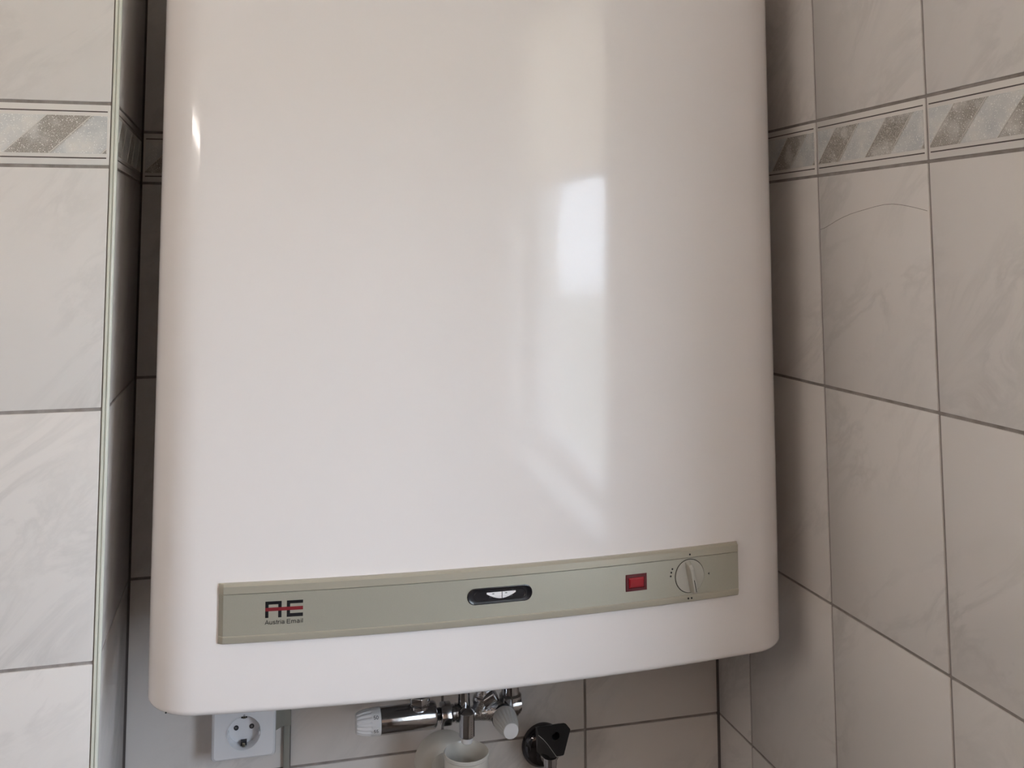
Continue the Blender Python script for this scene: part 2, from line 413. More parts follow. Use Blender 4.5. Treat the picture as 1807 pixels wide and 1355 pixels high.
# pale edge trim on the outer corner: two slim ribs and a rounded nose
prof = [(-.0040, -DC + .006), (-.0040, -DC - .0004), (-.0036, -DC - .0011), (-.0014, -DC - .0012), (-.0011, -DC - .0009), (-.0010, -DC + .0006), (-.0004, -DC + .0006), (-.0003, -DC - .0005)]
prof += [(.0004 + .0026 * math.sin(t), -DC + .0019 - .0026 * math.cos(t)) for t in [i * math.pi / 12 for i in range(7)]]
prof += [(.0028, -DC + .0048), (.0010, -DC + .0062), (-.002, -DC + .0064)]
bm = BM()
a = [bm.verts.new((x, y, FLOOR)) for x, y in prof]; b = [bm.verts.new((x, y, CEIL)) for x, y in prof]
bm.faces.new(a); bm.faces.new(b[::-1])
for i in range(len(prof)): bm.faces.new((a[i], a[(i + 1) % len(prof)], b[(i + 1) % len(prof)], b[i]))
struct('trim_1', bm, M_TRIM, 'pale plastic edge trim on the outer tile corner', smooth=35)
# dark sealant in the two inner corners
for i, (x0, x1, y0, y1) in enumerate(((-.0004, .0022, -.0028, .0008), (XR - .0030, XR + .0008, -.0022, .0008))):
    bm = BM()
    tri = [(x0, y1), (x0, y0), (x1, y1)] if i == 0 else [(x1, y1), (x1, y0), (x0, y1)]
    a = [bm.verts.new((x, y, FLOOR)) for x, y in tri]; b = [bm.verts.new((x, y, CEIL)) for x, y in tri]
    bm.faces.new(a); bm.faces.new(b[::-1])
    for k in range(3): bm.faces.new((a[k], a[(k + 1) % 3], b[(k + 1) % 3], b[k]))
    struct('trim_%d' % (i + 2), bm, M_SIL, ('dark sealant in the left inner corner', 'dark sealant in the right inner corner')[i], smooth=0)
# hairline crack across one tile of the right wall, and a shorter one beside the heater
ct = rt_tiles[(2, 5)]
def crack(pts, tile, rot):
    bm = BM()
    inv = Matrix.Rotation(-rot, 3, 'Z')
    loc = tile.location
    q = [inv @ (Vector(p) - loc) for p in pts]
    tube(bm, q, .00022, 5)
    o = bpy.data.objects.new('crack', mesh_of('crack', bm, M_CRACK)); COL.objects.link(o); o.parent = tile
crack([(XR - .00005, y, z) for y, z in ((-.3030, .1872), (-.3100, .1882), (-.3179, .1904), (-.3260, .1930), (-.3359, .1964), (-.3500, .2002), (-.3646, .2034),
      (-.381, .2060), (-.3972, .2082), (-.413, .2103), (-.428, .2117), (-.4427, .2117), (-.455, .2105), (-.4661, .2088), (-.482, .2058), (-.4985, .2022))], ct, -math.pi / 2)

# window in the right wall nearer the viewer (only seen mirrored in the enamel)
bm = BM(); fx = XR + .10
FT = .055
box(bm, fx, fx + .06, WY1, WY1 + FT, WZ0, WZ1); box(bm, fx, fx + .06, WY0 - FT, WY0, WZ0, WZ1)
box(bm, fx, fx + .06, WY1 + FT, WY0 - FT, WZ0, WZ0 + FT); box(bm, fx, fx + .06, WY1 + FT, WY0 - FT, WZ1 - FT, WZ1)
win = struct('window_1', bm, M_FRAME, 'white framed window beside the viewer', smooth=0)
bm = BM(); box(bm, fx + .025, fx + .031, WY1 + FT, WY0 - FT, WZ0 + FT, WZ1 - FT)
struct('pane', bm, M_GLASS, parent=win, smooth=0)
bm = BM(); box(bm, XR - .02, fx, WY1, WY0, WZ0 - .0, WZ0 + .02)
struct('window_sill', bm, M_FRAME, parent=win, bevel=.004)
rb = thing('roller_blind', 'cream roller blind half lowered over the window', 'blind', (XR + .06, (WY0 + WY1) / 2, WZ1 - .03))
bm = BM(); box(bm, XR + .0595, XR + .0605, WY1 + .01, WY0 - .01, BLIND_Z, WZ1 - .03); part('blind_fabric', bm, M_BLIND, rb, smooth=0)
bm = BM(); lathe(bm, (XR + .06, WY1 + .005, WZ1 - .03), (0, 1, 0), [(0, .02), (WY0 - WY1 - .01, .02)], 16); part('roller', bm, M_FRAME, rb)
bm = BM(); box(bm, XR + .055, XR + .065, WY1 + .01, WY0 - .01, BLIND_Z - .02, BLIND_Z); part('hem_bar', bm, M_FRAME, rb, bevel=.003)
bm = BM(); box(bm, XR + .25, XR + 60, -40, 40, FLOOR - 1.3, FLOOR - 1.2)
g = struct('ground', bm, M_GROUND, 'gravel yard outside the window', smooth=0)

# tube lamp above a wash basin on the left side wall (seen only as a glint on the heater's rounded edge)
LY0, LY1, LZ = -1.97, -1.17, .452
wl = thing('tube_lamp', 'slim white tube lamp on the left side wall', 'lamp', (ROOM_X, (LY0 + LY1) / 2, LZ))
bm = BM(); box(bm, ROOM_X + .0005, ROOM_X + .035, LY0 - .03, LY1 + .03, LZ - .03, LZ + .03); part('lamp_housing', bm, M_FRAME, wl, bevel=.005)
bm = BM(); lathe(bm, (ROOM_X + .052, LY0, LZ), (0, 1, 0), [(0, .012), (.004, .015), (LY1 - LY0 - .004, .015), (LY1 - LY0, .012)], 20)
part('tube', bm, emit_mat('tube_glow', (1.0, .90, .825), LAMP_POWER), wl)
for y_ in (LY0 - .012, LY1 + .002):
    bm = BM(); box(bm, ROOM_X + .034, ROOM_X + .07, y_, y_ + .010, LZ - .018, LZ + .018); part('end_cap', bm, M_FRAME, wl, bevel=.002)

# ------------------------------------------------------------------ water heater
XL, XRr, RC, YC, RB_, ZB, ZT = .0478, .7671, .0573, -.32, 2.5871, -.2993, .58
XC = (XL + XRr) / 2
def plan(ins, n=14, m=36):
    xl, xr, r, yc, R = XL + ins, XRr - ins, RC - ins, YC + ins, RB_ - ins
    a = (xr - xl) / 2; cy = yc + R; cx = XC - a + r
    dy = math.sqrt((R - r) ** 2 - (cx - XC) ** 2); ccy = cy - dy
    t0 = 2 * math.pi + math.atan2(-dy, cx - XC); t1 = 2 * math.pi + math.atan2(-dy, XC - cx)
    L = [(cx + r * math.cos(math.pi + (t0 - math.pi) * i / n), ccy + r * math.sin(math.pi + (t0 - math.pi) * i / n)) for i in range(n + 1)]
    F = [(XC + R * math.cos(t0 + (t1 - t0) * i / m), cy + R * math.sin(t0 + (t1 - t0) * i / m)) for i in range(1, m)]
    return [(xl, -.035)] + L + F + [(2 * XC - x, y) for x, y in L[::-1]] + [(xr, -.035)]
heater = thing('water_heater', 'large glossy white enamel water heater hanging on the tiled wall', 'water heater', (XC, YC, ZB))
bm = BM(); rings = []
fl, ft = .007, .02
lev = [(fl * (1 - math.sin(t)) , ZB + fl * (1 - math.cos(t))) for t in [i * math.pi / 12 for i in range(7)]]
lev += [(0, ZB + (ZT - ZB) * i / 8) for i in range(1, 8)]
lev += [(ft * (1 - math.cos(t)), ZT - ft * (1 - math.sin(t))) for t in [i * math.pi / 12 for i in range(7)]]
lev = [(.012, ZB + .012), (.0085, ZB + .0005)] + lev
for ins, z in lev: rings.append([bm.verts.new((x, y, z)) for x, y in plan(ins)])
for i in range(len(rings) - 1):
    for k in range(len(rings[0]) - 1):
        bm.faces.new((rings[i][k], rings[i][k + 1], rings[i + 1][k + 1], rings[i + 1][k]))
    bm.faces.new((rings[i][-1], rings[i][0], rings[i + 1][0], rings[i + 1][-1]))
bm.faces.new(rings[-1])
part('casing', bm, M_ENAM, heater, smooth=50)
bm = BM(); p0 = plan(.0115)
a = [bm.verts.new((x, y, ZB + .0115)) for x, y in p0]; b = [bm.verts.new((x, y, ZB + .0145)) for x, y in p0]
bm.faces.new(a[::-1]); bm.faces.new(b)
for i in range(len(p0)): bm.faces.new((a[i], a[(i + 1) % len(p0)], b[(i + 1) % len(p0)], b[i]))
part('bottom_plate', bm, M_UNDER, heater)
bm = BM(); box(bm, XC - .2, XC + .2, -.035, -.001, .45, .50); part('wall_bracket', bm, M_UNDER, heater)
ca = math.radians(230); cn = Vector((math.cos(ca), math.sin(ca), -.45)).normalized()
bm = BM(); lathe(bm, Vector((.1051 + .0553 * math.cos(ca), -.24457 + .0553 * math.sin(ca), ZB + .0028)), cn, [(-.002, .0009), (.0012, .0009), (.0016, .0005)], 8)
part('enamel_chip', bm, M_BLACK, heater)

for x_, y_ in ((.3540, -.123), (.4090, -.12), (.4700, -.118)):
    bm = BM(); lathe(bm, (x_, y_, -.3000), (0, 0, 1), [(0, .0105), (.0140, .0105)], 24); part('water_connection', bm, M_CHROME, heater)

def bow(dx, z, off):
    a = math.asin(max(-.99, min(.99, dx / (RB_ + off))))
    return Vector((XC + (RB_ + off) * math.sin(a), YC + RB_ - (RB_ + off) * math.cos(a), z))
def bow_slab(bm, prof, d0, d1, n=40, r0=0.0, r1=0.0, mi=0):
    xs = [d0] + ([d0 + r0] if r0 else []) + [d0 + r0 + (d1 - r1 - d0 - r0) * i / n for i in range(1, n)] + ([d1 - r1] if r1 else []) + [d1]
    rings = []
    for x in xs:
        k = 1.0
        if r0 and x < d0 + r0 * .5: k = .35
        if r1 and x > d1 - r1 * .5: k = .35
        rings.append([bm.verts.new(bow(x, z, o * k)) for z, o in prof])
    m = len(prof)
    for i in range(len(rings) - 1):
        for k in range(m):
            bm.faces.new((rings[i][k], rings[i][(k + 1) % m], rings[i + 1][(k + 1) % m], rings[i + 1][k])).material_index = mi
    bm.faces.new(rings[0][::-1]).material_index = mi; bm.faces.new(rings[-1]).material_index = mi
PD0, PD1 = -.2893, .2818
FO = .0052                                      # height of the recessed field
bm = BM()
bow_slab(bm, [(-.1797, .0002), (-.1797, .0035), (-.1803, FO), (-.2204, FO), (-.2206, .0035), (-.2206, .0002)], PD0, PD1, r0=.0045, r1=.001)
panel = part('control_panel', bm, M_PANEL, heater); panel['label'] = 'long champagne grey control panel'
bm = BM()
bow_slab(bm, [(-.1698, .0002), (-.1700, .0040), (-.1722, .0064), (-.1792, .0064), (-.1796, .0058), (-.1796, .0002)], PD0, PD1, r0=.0045, r1=.0015)
part('upper_rail', bm, M_RAIL, panel)
bm = BM()
bow_slab(bm, [(-.2203, .0002), (-.2203, .0056), (-.2210, .0066), (-.2222, .0066), (-.2268, .0056), (-.2282, .0040), (-.2283, .0002)], PD0, PD1, r0=.0045, r1=.0015)
part('lower_rail', bm, M_RAIL, panel)
def decal(name, polys, m, parent, off=FO + .00006, th=.00014, sub=1):
    bm = BM()
    for poly in polys:
        a = [bm.verts.new(bow(x, z, off + th)) for x, z in poly]; b = [bm.verts.new(bow(x, z, off - .0004)) for x, z in poly]
        bm.faces.new(a); bm.faces.new(b[::-1])
        for i in range(len(poly)): bm.faces.new((a[i], b[i], b[(i + 1) % len(poly)], a[(i + 1) % len(poly)]))
    return part(name, bm, m, parent, smooth=0)
def rect(x0, x1, z0, z1): return [(x0, z0), (x1, z0), (x1, z1), (x0, z1)]
lt, lb = -.1885, -.2044; lw = .0032; tbk = .0030
decal('logo_letter', [rect(-.2438, -.2438 + lw, lb, lt), rect(-.2278 - lw, -.2278, lb, lt), rect(-.2438 + lw, -.2278 - lw, lt - tbk, lt)], M_BLACK, panel)
decal('logo_letter', [rect(-.2226, -.2226 + lw, lb, lt), rect(-.2226 + lw, -.2066, lt - tbk, lt), rect(-.2226 + lw, -.2066, lb, lb + .0034)], M_BLACK, panel)
zm = (lt + lb) / 2 + .0002
decal('logo_bar', [rect(-.2436, -.2066, zm - .0017, zm + .0017)], M_RED, panel, off=FO + .00016)
def arc(cx, cy, rx, ry, a0, a1, n=9):
    return [(cx + rx * math.cos(math.radians(a0 + (a1 - a0) * i / n)), cy + ry * math.sin(math.radians(a0 + (a1 - a0) * i / n))) for i in range(n + 1)]
# plain grotesque letters as strokes: (advance, [polyline, ...]); capital height 1, x height .74
_ga = (.60, [arc(.25, .52, .19, .19, 160, 0, 7) + [(.44, .06)], [(.44, .42), (.30, .40)] + arc(.24, .22, .17, .18, 90, 270, 8) + [(.32, .06), (.44, .18)], [(.44, .10), (.52, .05)]])
GLYPH = {
    'A': (.76, [[(.04, 0), (.36, .95), (.68, 0)], [(.15, .32), (.57, .32)]]),
    'E': (.78, [[(.66, .95), (.12, .95), (.12, .06), (.68, .06)], [(.12, .52), (.62, .52)]]),
    'u': (.60, [[(.08, .72), (.08, .22)] + arc(.25, .22, .17, .17, 180, 300, 6) + [(.46, .20)], [(.46, .72), (.46, 0)]]),
    's': (.54, [arc(.25, .53, .17, .15, 10, 240, 8) + arc(.26, .20, .19, .15, 70, -190, 9)]),
    't': (.34, [[(.16, .95), (.16, .14)] + arc(.25, .14, .09, .09, 180, 280, 4), [(.02, .66), (.30, .66)]]),
    'r': (.38, [[(.08, .72), (.08, 0)], arc(.30, .44, .22, .23, 180, 80, 6)]),
    'i': (.26, [[(.12, .72), (.12, 0)], [(.12, .99), (.12, .87)]]),
    'l': (.26, [[(.12, 1.0), (.12, 0)]]),
    'm': (.92, [[(.08, .72), (.08, 0)], arc(.25, .48, .17, .20, 180, 0, 8) + [(.42, 0)], arc(.59, .48, .17, .20, 180, 0, 8) + [(.76, 0)]]),
    'a': _ga,
    '5': (.64, [[(.50, .95), (.16, .95), (.11, .50)] + arc(.29, .31, .22, .26, 128, -150, 12)]),
    '0': (.64, [arc(.29, .48, .22, .44, 0, 360, 20)]),
}
def text_mesh(txt, cap, width, stroke=.135):
    vs, fs = [], []; x = 0.0; adv = []
    for ch in txt:
        adv.append(x); x += GLYPH[ch][0]
    k = width / x
    for ch, x0 in zip(txt, adv):
        for pl_ in GLYPH[ch][1]:
            P_ = [Vector(((x0 + px_) * k, py_ * cap)) for px_, py_ in pl_]; h = stroke * cap / 2; base = len(vs)
            for i, p in enumerate(P_):
                d0 = (P_[i] - P_[i - 1]).normalized() if i else (P_[1] - P_[0]).normalized()
                d1 = (P_[i + 1] - P_[i]).normalized() if i < len(P_) - 1 else d0
                t = (d0 + d1).normalized() if (d0 + d1).length > 1e-6 else d0
                nrm = Vector((-t.y, t.x)); c = max(.45, nrm.dot(Vector((-d0.y, d0.x))))
                vs += [tuple(p + nrm * h / c), tuple(p - nrm * h / c)]
            for i in range(len(P_) - 1):
                q = base + 2 * i; fs.append((q, q + 1, q + 3, q + 2))
    return vs, fs
def text_on(name, txt, size, width, fmap, m, parent):
    vs, fs = text_mesh(txt, size, width); bm = BM()
    bv = [bm.verts.new(fmap(x, y)) for x, y in vs]
    for f in fs:
        try: bm.faces.new([bv[i] for i in f])
        except ValueError: pass
    return part(name, bm, m, parent, smooth=0)
text_on('maker_name', 'Austria', .0042, .0198, lambda x, y: bow(-.2440 + x, -.2108 + y, FO + .0002), M_BLACK, panel)
text_on('maker_name', 'Email', .0042, .0167, lambda x, y: bow(-.2228 + x, -.2108 + y, FO + .0002), M_BLACK, panel)
def disc(cx, cz, r, n=16): return [(cx + r * math.cos(2 * math.pi * k / n), cz + r * math.sin(2 * math.pi * k / n)) for k in range(n)]
KC = (.2179, -.1997)
for (x, z, o) in ((.2181, -.1762, .0064), (.1966, -.1902, FO), (.1952, -.1939, FO), (.1944, -.1978, FO), (.2153, -.2234, .0067), (.2194, -.2234, .0067)):
    decal('setting_dot', [disc(x, z, .00105)], M_BLACK, panel, off=o + .0001)
decal('setting_arrow', [[(.2412, -.1998), (.2430, -.2012), (.2430, -.1984)]], M_BLACK, panel, off=FO + .0001)

# thermometer window
def stadium(cx, cz, hw, hh, n=10):
    p = [(cx + hw - hh + hh * math.sin(math.pi * i / n), cz + hh * math.cos(math.pi * i / n)) for i in range(n + 1)]
    p += [(cx - hw + hh - hh * math.sin(math.pi * i / n), cz - hh * math.cos(math.pi * i / n)) for i in range(n + 1)]
    return p
tx, tz = -.0030, -.1982
bm = BM()
def loft(bm, rows):
    rr = [[bm.verts.new(bow(x, z, o)) for x, z in st] for st, o in rows]
    for i in range(len(rr) - 1):
        for k in range(len(rr[0])):
            bm.faces.new((rr[i][k], rr[i][(k + 1) % len(rr[0])], rr[i + 1][(k + 1) % len(rr[0])], rr[i + 1][k]))
    bm.faces.new(rr[-1])
loft(bm, [(stadium(tx, tz, .0354, .0083), FO - .0004), (stadium(tx, tz, .0354, .0083), FO + .0006), (stadium(tx, tz, .0346, .0075), FO + .0009), (stadium(tx, tz, .0336, .0066), FO + .0005),
          (stadium(tx, tz, .0285, .0052), FO + .0004), (stadium(tx, tz, .0280, .0048), FO + .0008), (stadium(tx, tz, .0274, .0043), FO + .0003)])
therm = part('thermometer', bm, M_BLKPL, heater, smooth=25); therm['label'] = 'black oval thermometer window'
pts = [(-.0150, .0026), (.0165, .0026)] + [(.0165 - .0315 * i / 12, .0016 - .0056 * math.sin(math.pi * (i + .4) / 12.8)) for i in range(13)]
decal('scale', [[(tx + .0005 + x, tz + .0006 + z) for x, z in pts]], M_DIAL, therm, off=FO + .0005)
decal('needle', [rect(tx + .0018, tx + .0025, tz - .0036, tz + .0032)], M_BLACK, therm, off=FO + .0007)
tk = []
for i in range(15):
    x = tx - .0110 + i * .0017
    if abs(x - tx - .002) < .0008: continue
    tk.append(rect(x, x + .00022, tz - .0022, tz - .0005))
for x in (-.0085, .0055): tk.append(rect(tx + x, tx + x + .0022, tz + .0012, tz + .0022))
decal('scale_mark', tk, mat('dial_grey_print', (.22, .22, .23), .5), therm, off=FO + .0006)

# red indicator lamp
bm = BM(); lx0, lx1, lz0, lz1 = .1397, .1648, -.2086, -.1909
fr = [(lx0, lz0), (lx1, lz0), (lx1, lz1), (lx0, lz1)]
def inset(p, d):
    return [(p[0][0] + d, p[0][1] + d), (p[1][0] - d, p[1][1] + d), (p[2][0] - d, p[2][1] - d), (p[3][0] + d, p[3][1] - d)]
loft(bm, [(fr, FO - .0004), (fr, FO + .0007), (inset(fr, .0006), FO + .0011), (inset(fr, .0030), FO + .0011), (inset(fr, .0034), FO + .0004)])
il = part('indicator_lamp', bm, M_LAMPF, heater, smooth=0); il['label'] = 'dark red rectangular indicator lamp'
bm = BM(); loft(bm, [(inset(fr, .0034), FO + .0002), (inset(fr, .0036), FO + .0010), (inset(fr, .0052), FO + .0018)])
part('lens', bm, M_LAMPL, il, smooth=0)

# rotary knob
aK = math.asin(KC[0] / RB_)
kn = Vector((math.sin(aK), -math.cos(aK), 0)); kb = bow(KC[0], KC[1], FO)
bm = BM(); lathe(bm, kb, kn, [(-.0006, .0184), (.00012, .0184), (.00012, .0175)], 48, cap1=False)
ring = part('knob_gap_ring', bm, M_BLKPL, panel, smooth=0)
bm = BM(); lathe(bm, kb, kn, [(-.0006, .0177), (.0010, .0177), (.0014, .0172), (.0014, .004)], 48)
knob = part('thermostat_knob', bm, M_KNOB, heater); knob['label'] = 'round grey thermostat knob'
kx = Vector((math.cos(aK), math.sin(aK), 0)); kz = Vector((0, 0, 1)); ta = math.radians(11)
gx = kx * math.cos(ta) + kz * math.sin(ta); gz = -kx * math.sin(ta) + kz * math.cos(ta)
def kp(u, v, h): return kb + gx * u + gz * v + kn * h
bm = BM()
sec = [(-.0168, .0012, .0030, .0012), (-.0164, .0030, .0072, .0085), (-.015, .0034, .0022, .0098), (.010, .0034, .0020, .0098), (.0155, .0034, .0020, .0070), (.0170, .0034, .0022, .0012)]
gv = []
for v, w0, w1, h in ((-.0172, .0030, .0024, .0018), (-.0166, .0034, .0022, .0085), (-.0150, .0034, .0020, .0098), (.0100, .0034, .0020, .0096), (.0142, .0034, .0021, .0070), (.0168, .0034, .0024, .0018)):
    gv.append([bm.verts.new(kp(x, v, hh)) for x, hh in ((-w0, .0012), (-w1, h), (w1, h), (w0, .0012))])
for i in range(len(gv) - 1):
    for k in range(4): bm.faces.new((gv[i][k], gv[i][(k + 1) % 4], gv[i + 1][(k + 1) % 4], gv[i + 1][k]))
bm.faces.new(gv[0][::-1]); bm.faces.new(gv[-1])
part('grip', bm, M_KNOB, knob, bevel=.0005, smooth=40)
bm = BM()
q = [bm.verts.new(kp(x, v, .00992)) for x, v in ((-.0004, -.0150), (.0004, -.0150), (.0004, -.0020), (-.0004, -.0020))]
bm.faces.new(q); part('pointer_line', bm, M_BLACK, knob, smooth=0)
heater.rotation_euler = (math.radians(.6), 0, 0)

# ------------------------------------------------------------------ safety group under the heater
VY = -.12
sg = thing('safety_group', 'chrome safety and mixing valve group under the water heater', 'valve', (.39, VY, -.43))
def ribs(n, depth, t0, t1):
    def f(th, t, r):
        if t < t0 or t > t1: return r
        return r - depth * (0.5 + 0.5 * math.cos(n * th)) ** 2
    return f
VZ = -.4055
bm = BM()
lathe(bm, (.3055, VY, VZ), (-1, 0, 0), [(0, .0156), (.0105, .0155), (.0115, .0153), (.0135, .0150), (.0175, .0146), (.0225, .0136), (.0265, .0122), (.0285, .0110), (.0293, .0095)], 144, mod=ribs(16, .0013, .011, .0272))
tk_ = part('temperature_knob', bm, M_WPL, sg, smooth=50); tk_['label'] = 'white ribbed temperature knob'
def on_knob(x0, ang, hgt):
    def f(x, y):
        th = ang + (y - hgt / 2) / .0157
        return Vector((x0 + x, VY - .01572 * math.cos(th), VZ + .01572 * math.sin(th)))
    return f
text_on('number', '50', .0042, .0062, on_knob(.2965, math.radians(40), .0045), M_BLACK, tk_)
text_on('number', '55', .0042, .0062, on_knob(.2965, math.radians(-17), .0045), M_BLACK, tk_)
bm = BM(); lathe(bm, (.3055, VY, VZ), (1, 0, 0), [(0, .0150), (.0006, .0157), (.066, .0157), (.0678, .0150), (.0690, .0138), (.0690, .006)], 48)
part('mixer_body', bm, M_CHROME, sg)
bm = BM(); lathe(bm, (.3540, VY - .003, VZ + .004), (0, 0, 1), [(0, .0050), (.0045, .0082), (.0075, .0112), (.0110, .0118), (.0125, .0100), (.0150, .0085), (.1010, .0075)], 32)
part('inlet_pipe', bm, M_CHROME, sg)
bm = BM(); lathe(bm, (.3540, VY - .003, VZ + .017), (0, 0, 1), [(0, .0125), (.0012, .0135), (.0085, .0135), (.0100, .0125)], 6); part('inlet_nut', bm, M_CHROME, sg, bevel=.0008, smooth=25)
bm = BM(); lathe(bm, (.372, VY, VZ), (1, 0, 0), [(0, .0072), (.010, .0072)], 24); part('seal_neck', bm, M_BLKPL, sg)
bm = BM(); lathe(bm, (.3798, VY, VZ - .0005), (1, 0, 0), [(0, .0120), (.0012, .0138), (.0132, .0138), (.0145, .0120)], 6)
part('union_nut', bm, M_CHROME, sg, bevel=.0008, smooth=25)
bm = BM(); lathe(bm, (.394, VY, VZ - .001), (1, 0, 0), [(0, .0088), (.001, .0102), (.003, .0102), (.0034, .0088), (.0046, .0088), (.0050, .0112), (.0075, .0112), (.0078, .0095), (.012, .0095)], 32)
part('threaded_collar', bm, M_CHROME, sg)
# vertical blow-off body
TY = VY - .012
bm = BM(); lathe(bm, (.4112, TY, -.4302), (0, 0, 1), [(0, .0086), (.0012, .0095), (.0260, .0095), (.0285, .0102), (.0315, .0085), (.0345, .0040)], 32)
part('blow_off_body', bm, M_CHROME, sg)
bm = BM()
for i in range(7): lathe(bm, (.4112 + .0042, TY - .0085, -.4275 + i * .0027), (.42, -.9, 0), [(-.001, .0007), (.0004, .0007)], 6)
part('cast_lettering', bm, M_CHROME, sg)
bm = BM(); lathe(bm, (.4112, TY, -.4302), (0, 0, -1), [(-.003, .0070), (.0062, .0070), (.0070, .0062), (.0070, .0045), (-.001, .0042)], 24, cap1=True); part('blow_off_tip', bm, M_WPL, sg)
bm = BM(); tube(bm, [(.4100, VY, -.41), (.4100, VY, -.395), (.4090, VY, -.37), (.4090, VY, -.3005)], .0078, 20); part('riser_pipe', bm, M_CHROME, sg)
bm = BM(); lathe(bm, (.400, VY, -.4095), (1, 0, 0), [(0, .0086), (.020, .0084), (.030, .0088), (.040, .0105), (.050, .0130), (.062, .0135), (.068, .0115)], 32)
part('cross_body', bm, M_CAST, sg)
bm = BM(); lathe(bm, (.4270, VY - .001, -.4095), (.25, 0, 1), [(0, .0080), (.010, .0082), (.013, .0098), (.019, .0098), (.020, .0080), (.045, .0075)], 28); part('check_valve_boss', bm, M_CAST, sg)
bm = BM(); lathe(bm, (.4350, VY - .004, -.3955), (.75, -.25, .55), [(0, .0075), (.012, .0085), (.016, .0085), (.017, .006)], 24); part('test_plug', bm, M_CHROME, sg)
bm = BM(); lathe(bm, (.4700, VY + .002, -.405), (0, 0, 1), [(-.012, .0085), (-.008, .0120), (.004, .0140), (.012, .0140), (.014, .0110), (.1045, .0085)], 32); part('supply_pipe', bm, M_CHROME, sg)
bm = BM(); lathe(bm, (.4690, VY + .001, -.4045), (1, 0, 0), [(0, .0125), (.0010, .0142), (.0085, .0142), (.0092, .0120), (.0112, .0120), (.0116, .0095), (.0135, .0095)], 32); part('end_nut', bm, M_CHROME, sg, smooth=25)
bm = BM(); lathe(bm, (.4590, VY - .006, -.4140), (0, -1, 0), [(0, .0150), (.003, .0158), (.005, .0158)], 36); part('relief_collar', bm, M_BLKPL, sg)
bm = BM(); lathe(bm, (.4588, VY - .008, -.4145), (0, -1, -.02), [(0, .0140), (.004, .0150), (.008, .0150), (.018, .0138), (.028, .0115), (.0345, .0100), (.0360, .0093)], 144, mod=ribs(18, .0011, .009, .0300))
rk = part('relief_knob', bm, M_CLRPL, sg, smooth=50); rk['label'] = 'milky white ribbed relief knob'
bm = BM(); lathe(bm, (.4588, VY - .0436, -.4152), (0, -1, -.02), [(0, .0092), (.0008, .0090), (.0010, .0080)], 32); part('cap', bm, M_WPL, rk)

# ------------------------------------------------------------------ drain funnel
df = thing('drain_funnel', 'ivory plastic drain funnel with round wall rosette under the chrome valves', 'drain', (.411, 0, -.62))
FYY = VY - .010; rim = -.4490
bm = BM()
lathe(bm, (.411, FYY, rim), (0, 0, -1), [(.070, .0150), (.050, .0235), (.040, .0246), (.012, .0252), (.0022, .0258), (0, .0264), (0, .0264)], 48, cap0=False, cap1=False)
lathe(bm, (.411, FYY, rim), (0, 0, -1), [(0, .0264), (-.0008, .0270), (.0002, .0278), (.0030, .0279), (.0045, .0270), (.045, .0268), (.075, .0200), (.110, .0160), (.15, .0160)], 48, cap0=False, cap1=True)
bmesh.ops.remove_doubles(bm, verts=bm.verts[:], dist=.00005)
part('cup', bm, M_CUP, df)
bm = BM(); lathe(bm, (.411, FYY, rim - .068), (0, 0, 1), [(0, .0149), (.0006, .0149)], 32); part('cup_sieve', bm, M_UNDER, df)
bm = BM(); lathe(bm, (.4062, -.0002, -.5195), (0, -1, 0), [(0, .0385), (.002, .0384), (.006, .0365), (.012, .0320), (.016, .0270), (.0175, .0215)], 56); part('rosette', bm, M_CUP, df)
bm = BM(); tube(bm, [(.4062, -.001, -.5195), (.4065, -.05, -.5215), (.408, -.078, -.527), (.4095, -.10, -.542), (.411, -.118, -.568), (.411, FYY, -.590)], .0185, 28); part('waste_pipe', bm, M_CUP, df)

# ------------------------------------------------------------------ angle valve
av = thing('angle_valve', 'angle valve with black pierced handle and chrome wall rosette', 'valve', (.545, 0, -.515))
bm = BM(); lathe(bm, (.5462, -.0002, -.5168), (0, -1, 0), [(0, .0292), (.0020, .0292), (.0060, .0278), (.0120, .0225), (.0150, .0150)], 48); part('rosette', bm, M_CHROME_DKREFL, av)
bm = BM(); lathe(bm, (.5440, -.002, -.5140), (0, -1, .1), [(0, .0115), (.030, .0115), (.033, .0125), (.042, .0125), (.045, .0090)], 32); part('valve_body', bm, M_CHROME, av)
bm = BM(); lathe(bm, (.5415, -.054, -.506), (0, 0, -1), [(-.002, .0090), (.010, .0090), (.0105, .0085), (.20, .0085)], 32); part('outlet_pipe', bm, M_CHROME, av)
# handle: pierced front plate, sloping lower cheek and rounded skirt
front = [(.5172, -.4645), (.5153, -.4545), (.5185, -.4540), (.5347, -.4541), (.5520, -.4533), (.5548, -.4545), (.5606, -.4615), (.5608, -.4632), (.5520, -.4925), (.5505, -.4938), (.5418, -.4940)]
hc, hr, nh = (.5411, -.4684), .0053, 20
bm = BM(); y0, y1 = -.081, -.066
outer = front; no = len(outer)
fo = [bm.verts.new((x, y0, z)) for x, z in outer]
ho = [bm.verts.new((hc[0] + hr * math.cos(2 * math.pi * k / nh), y0, hc[1] + hr * math.sin(2 * math.pi * k / nh))) for k in range(nh)]
hi = [bm.verts.new((hc[0] + hr * math.cos(2 * math.pi * k / nh), y1, hc[1] + hr * math.sin(2 * math.pi * k / nh))) for k in range(nh)]
es = [bm.edges.new((fo[i], fo[(i + 1) % no])) for i in range(no)] + [bm.edges.new((ho[i], ho[(i + 1) % nh])) for i in range(nh)]
bmesh.ops.triangle_fill(bm, use_beauty=True, edges=es)
for k in range(nh): bm.faces.new((ho[k], ho[(k + 1) % nh], hi[(k + 1) % nh], hi[k]))
bm.faces.new(hi)
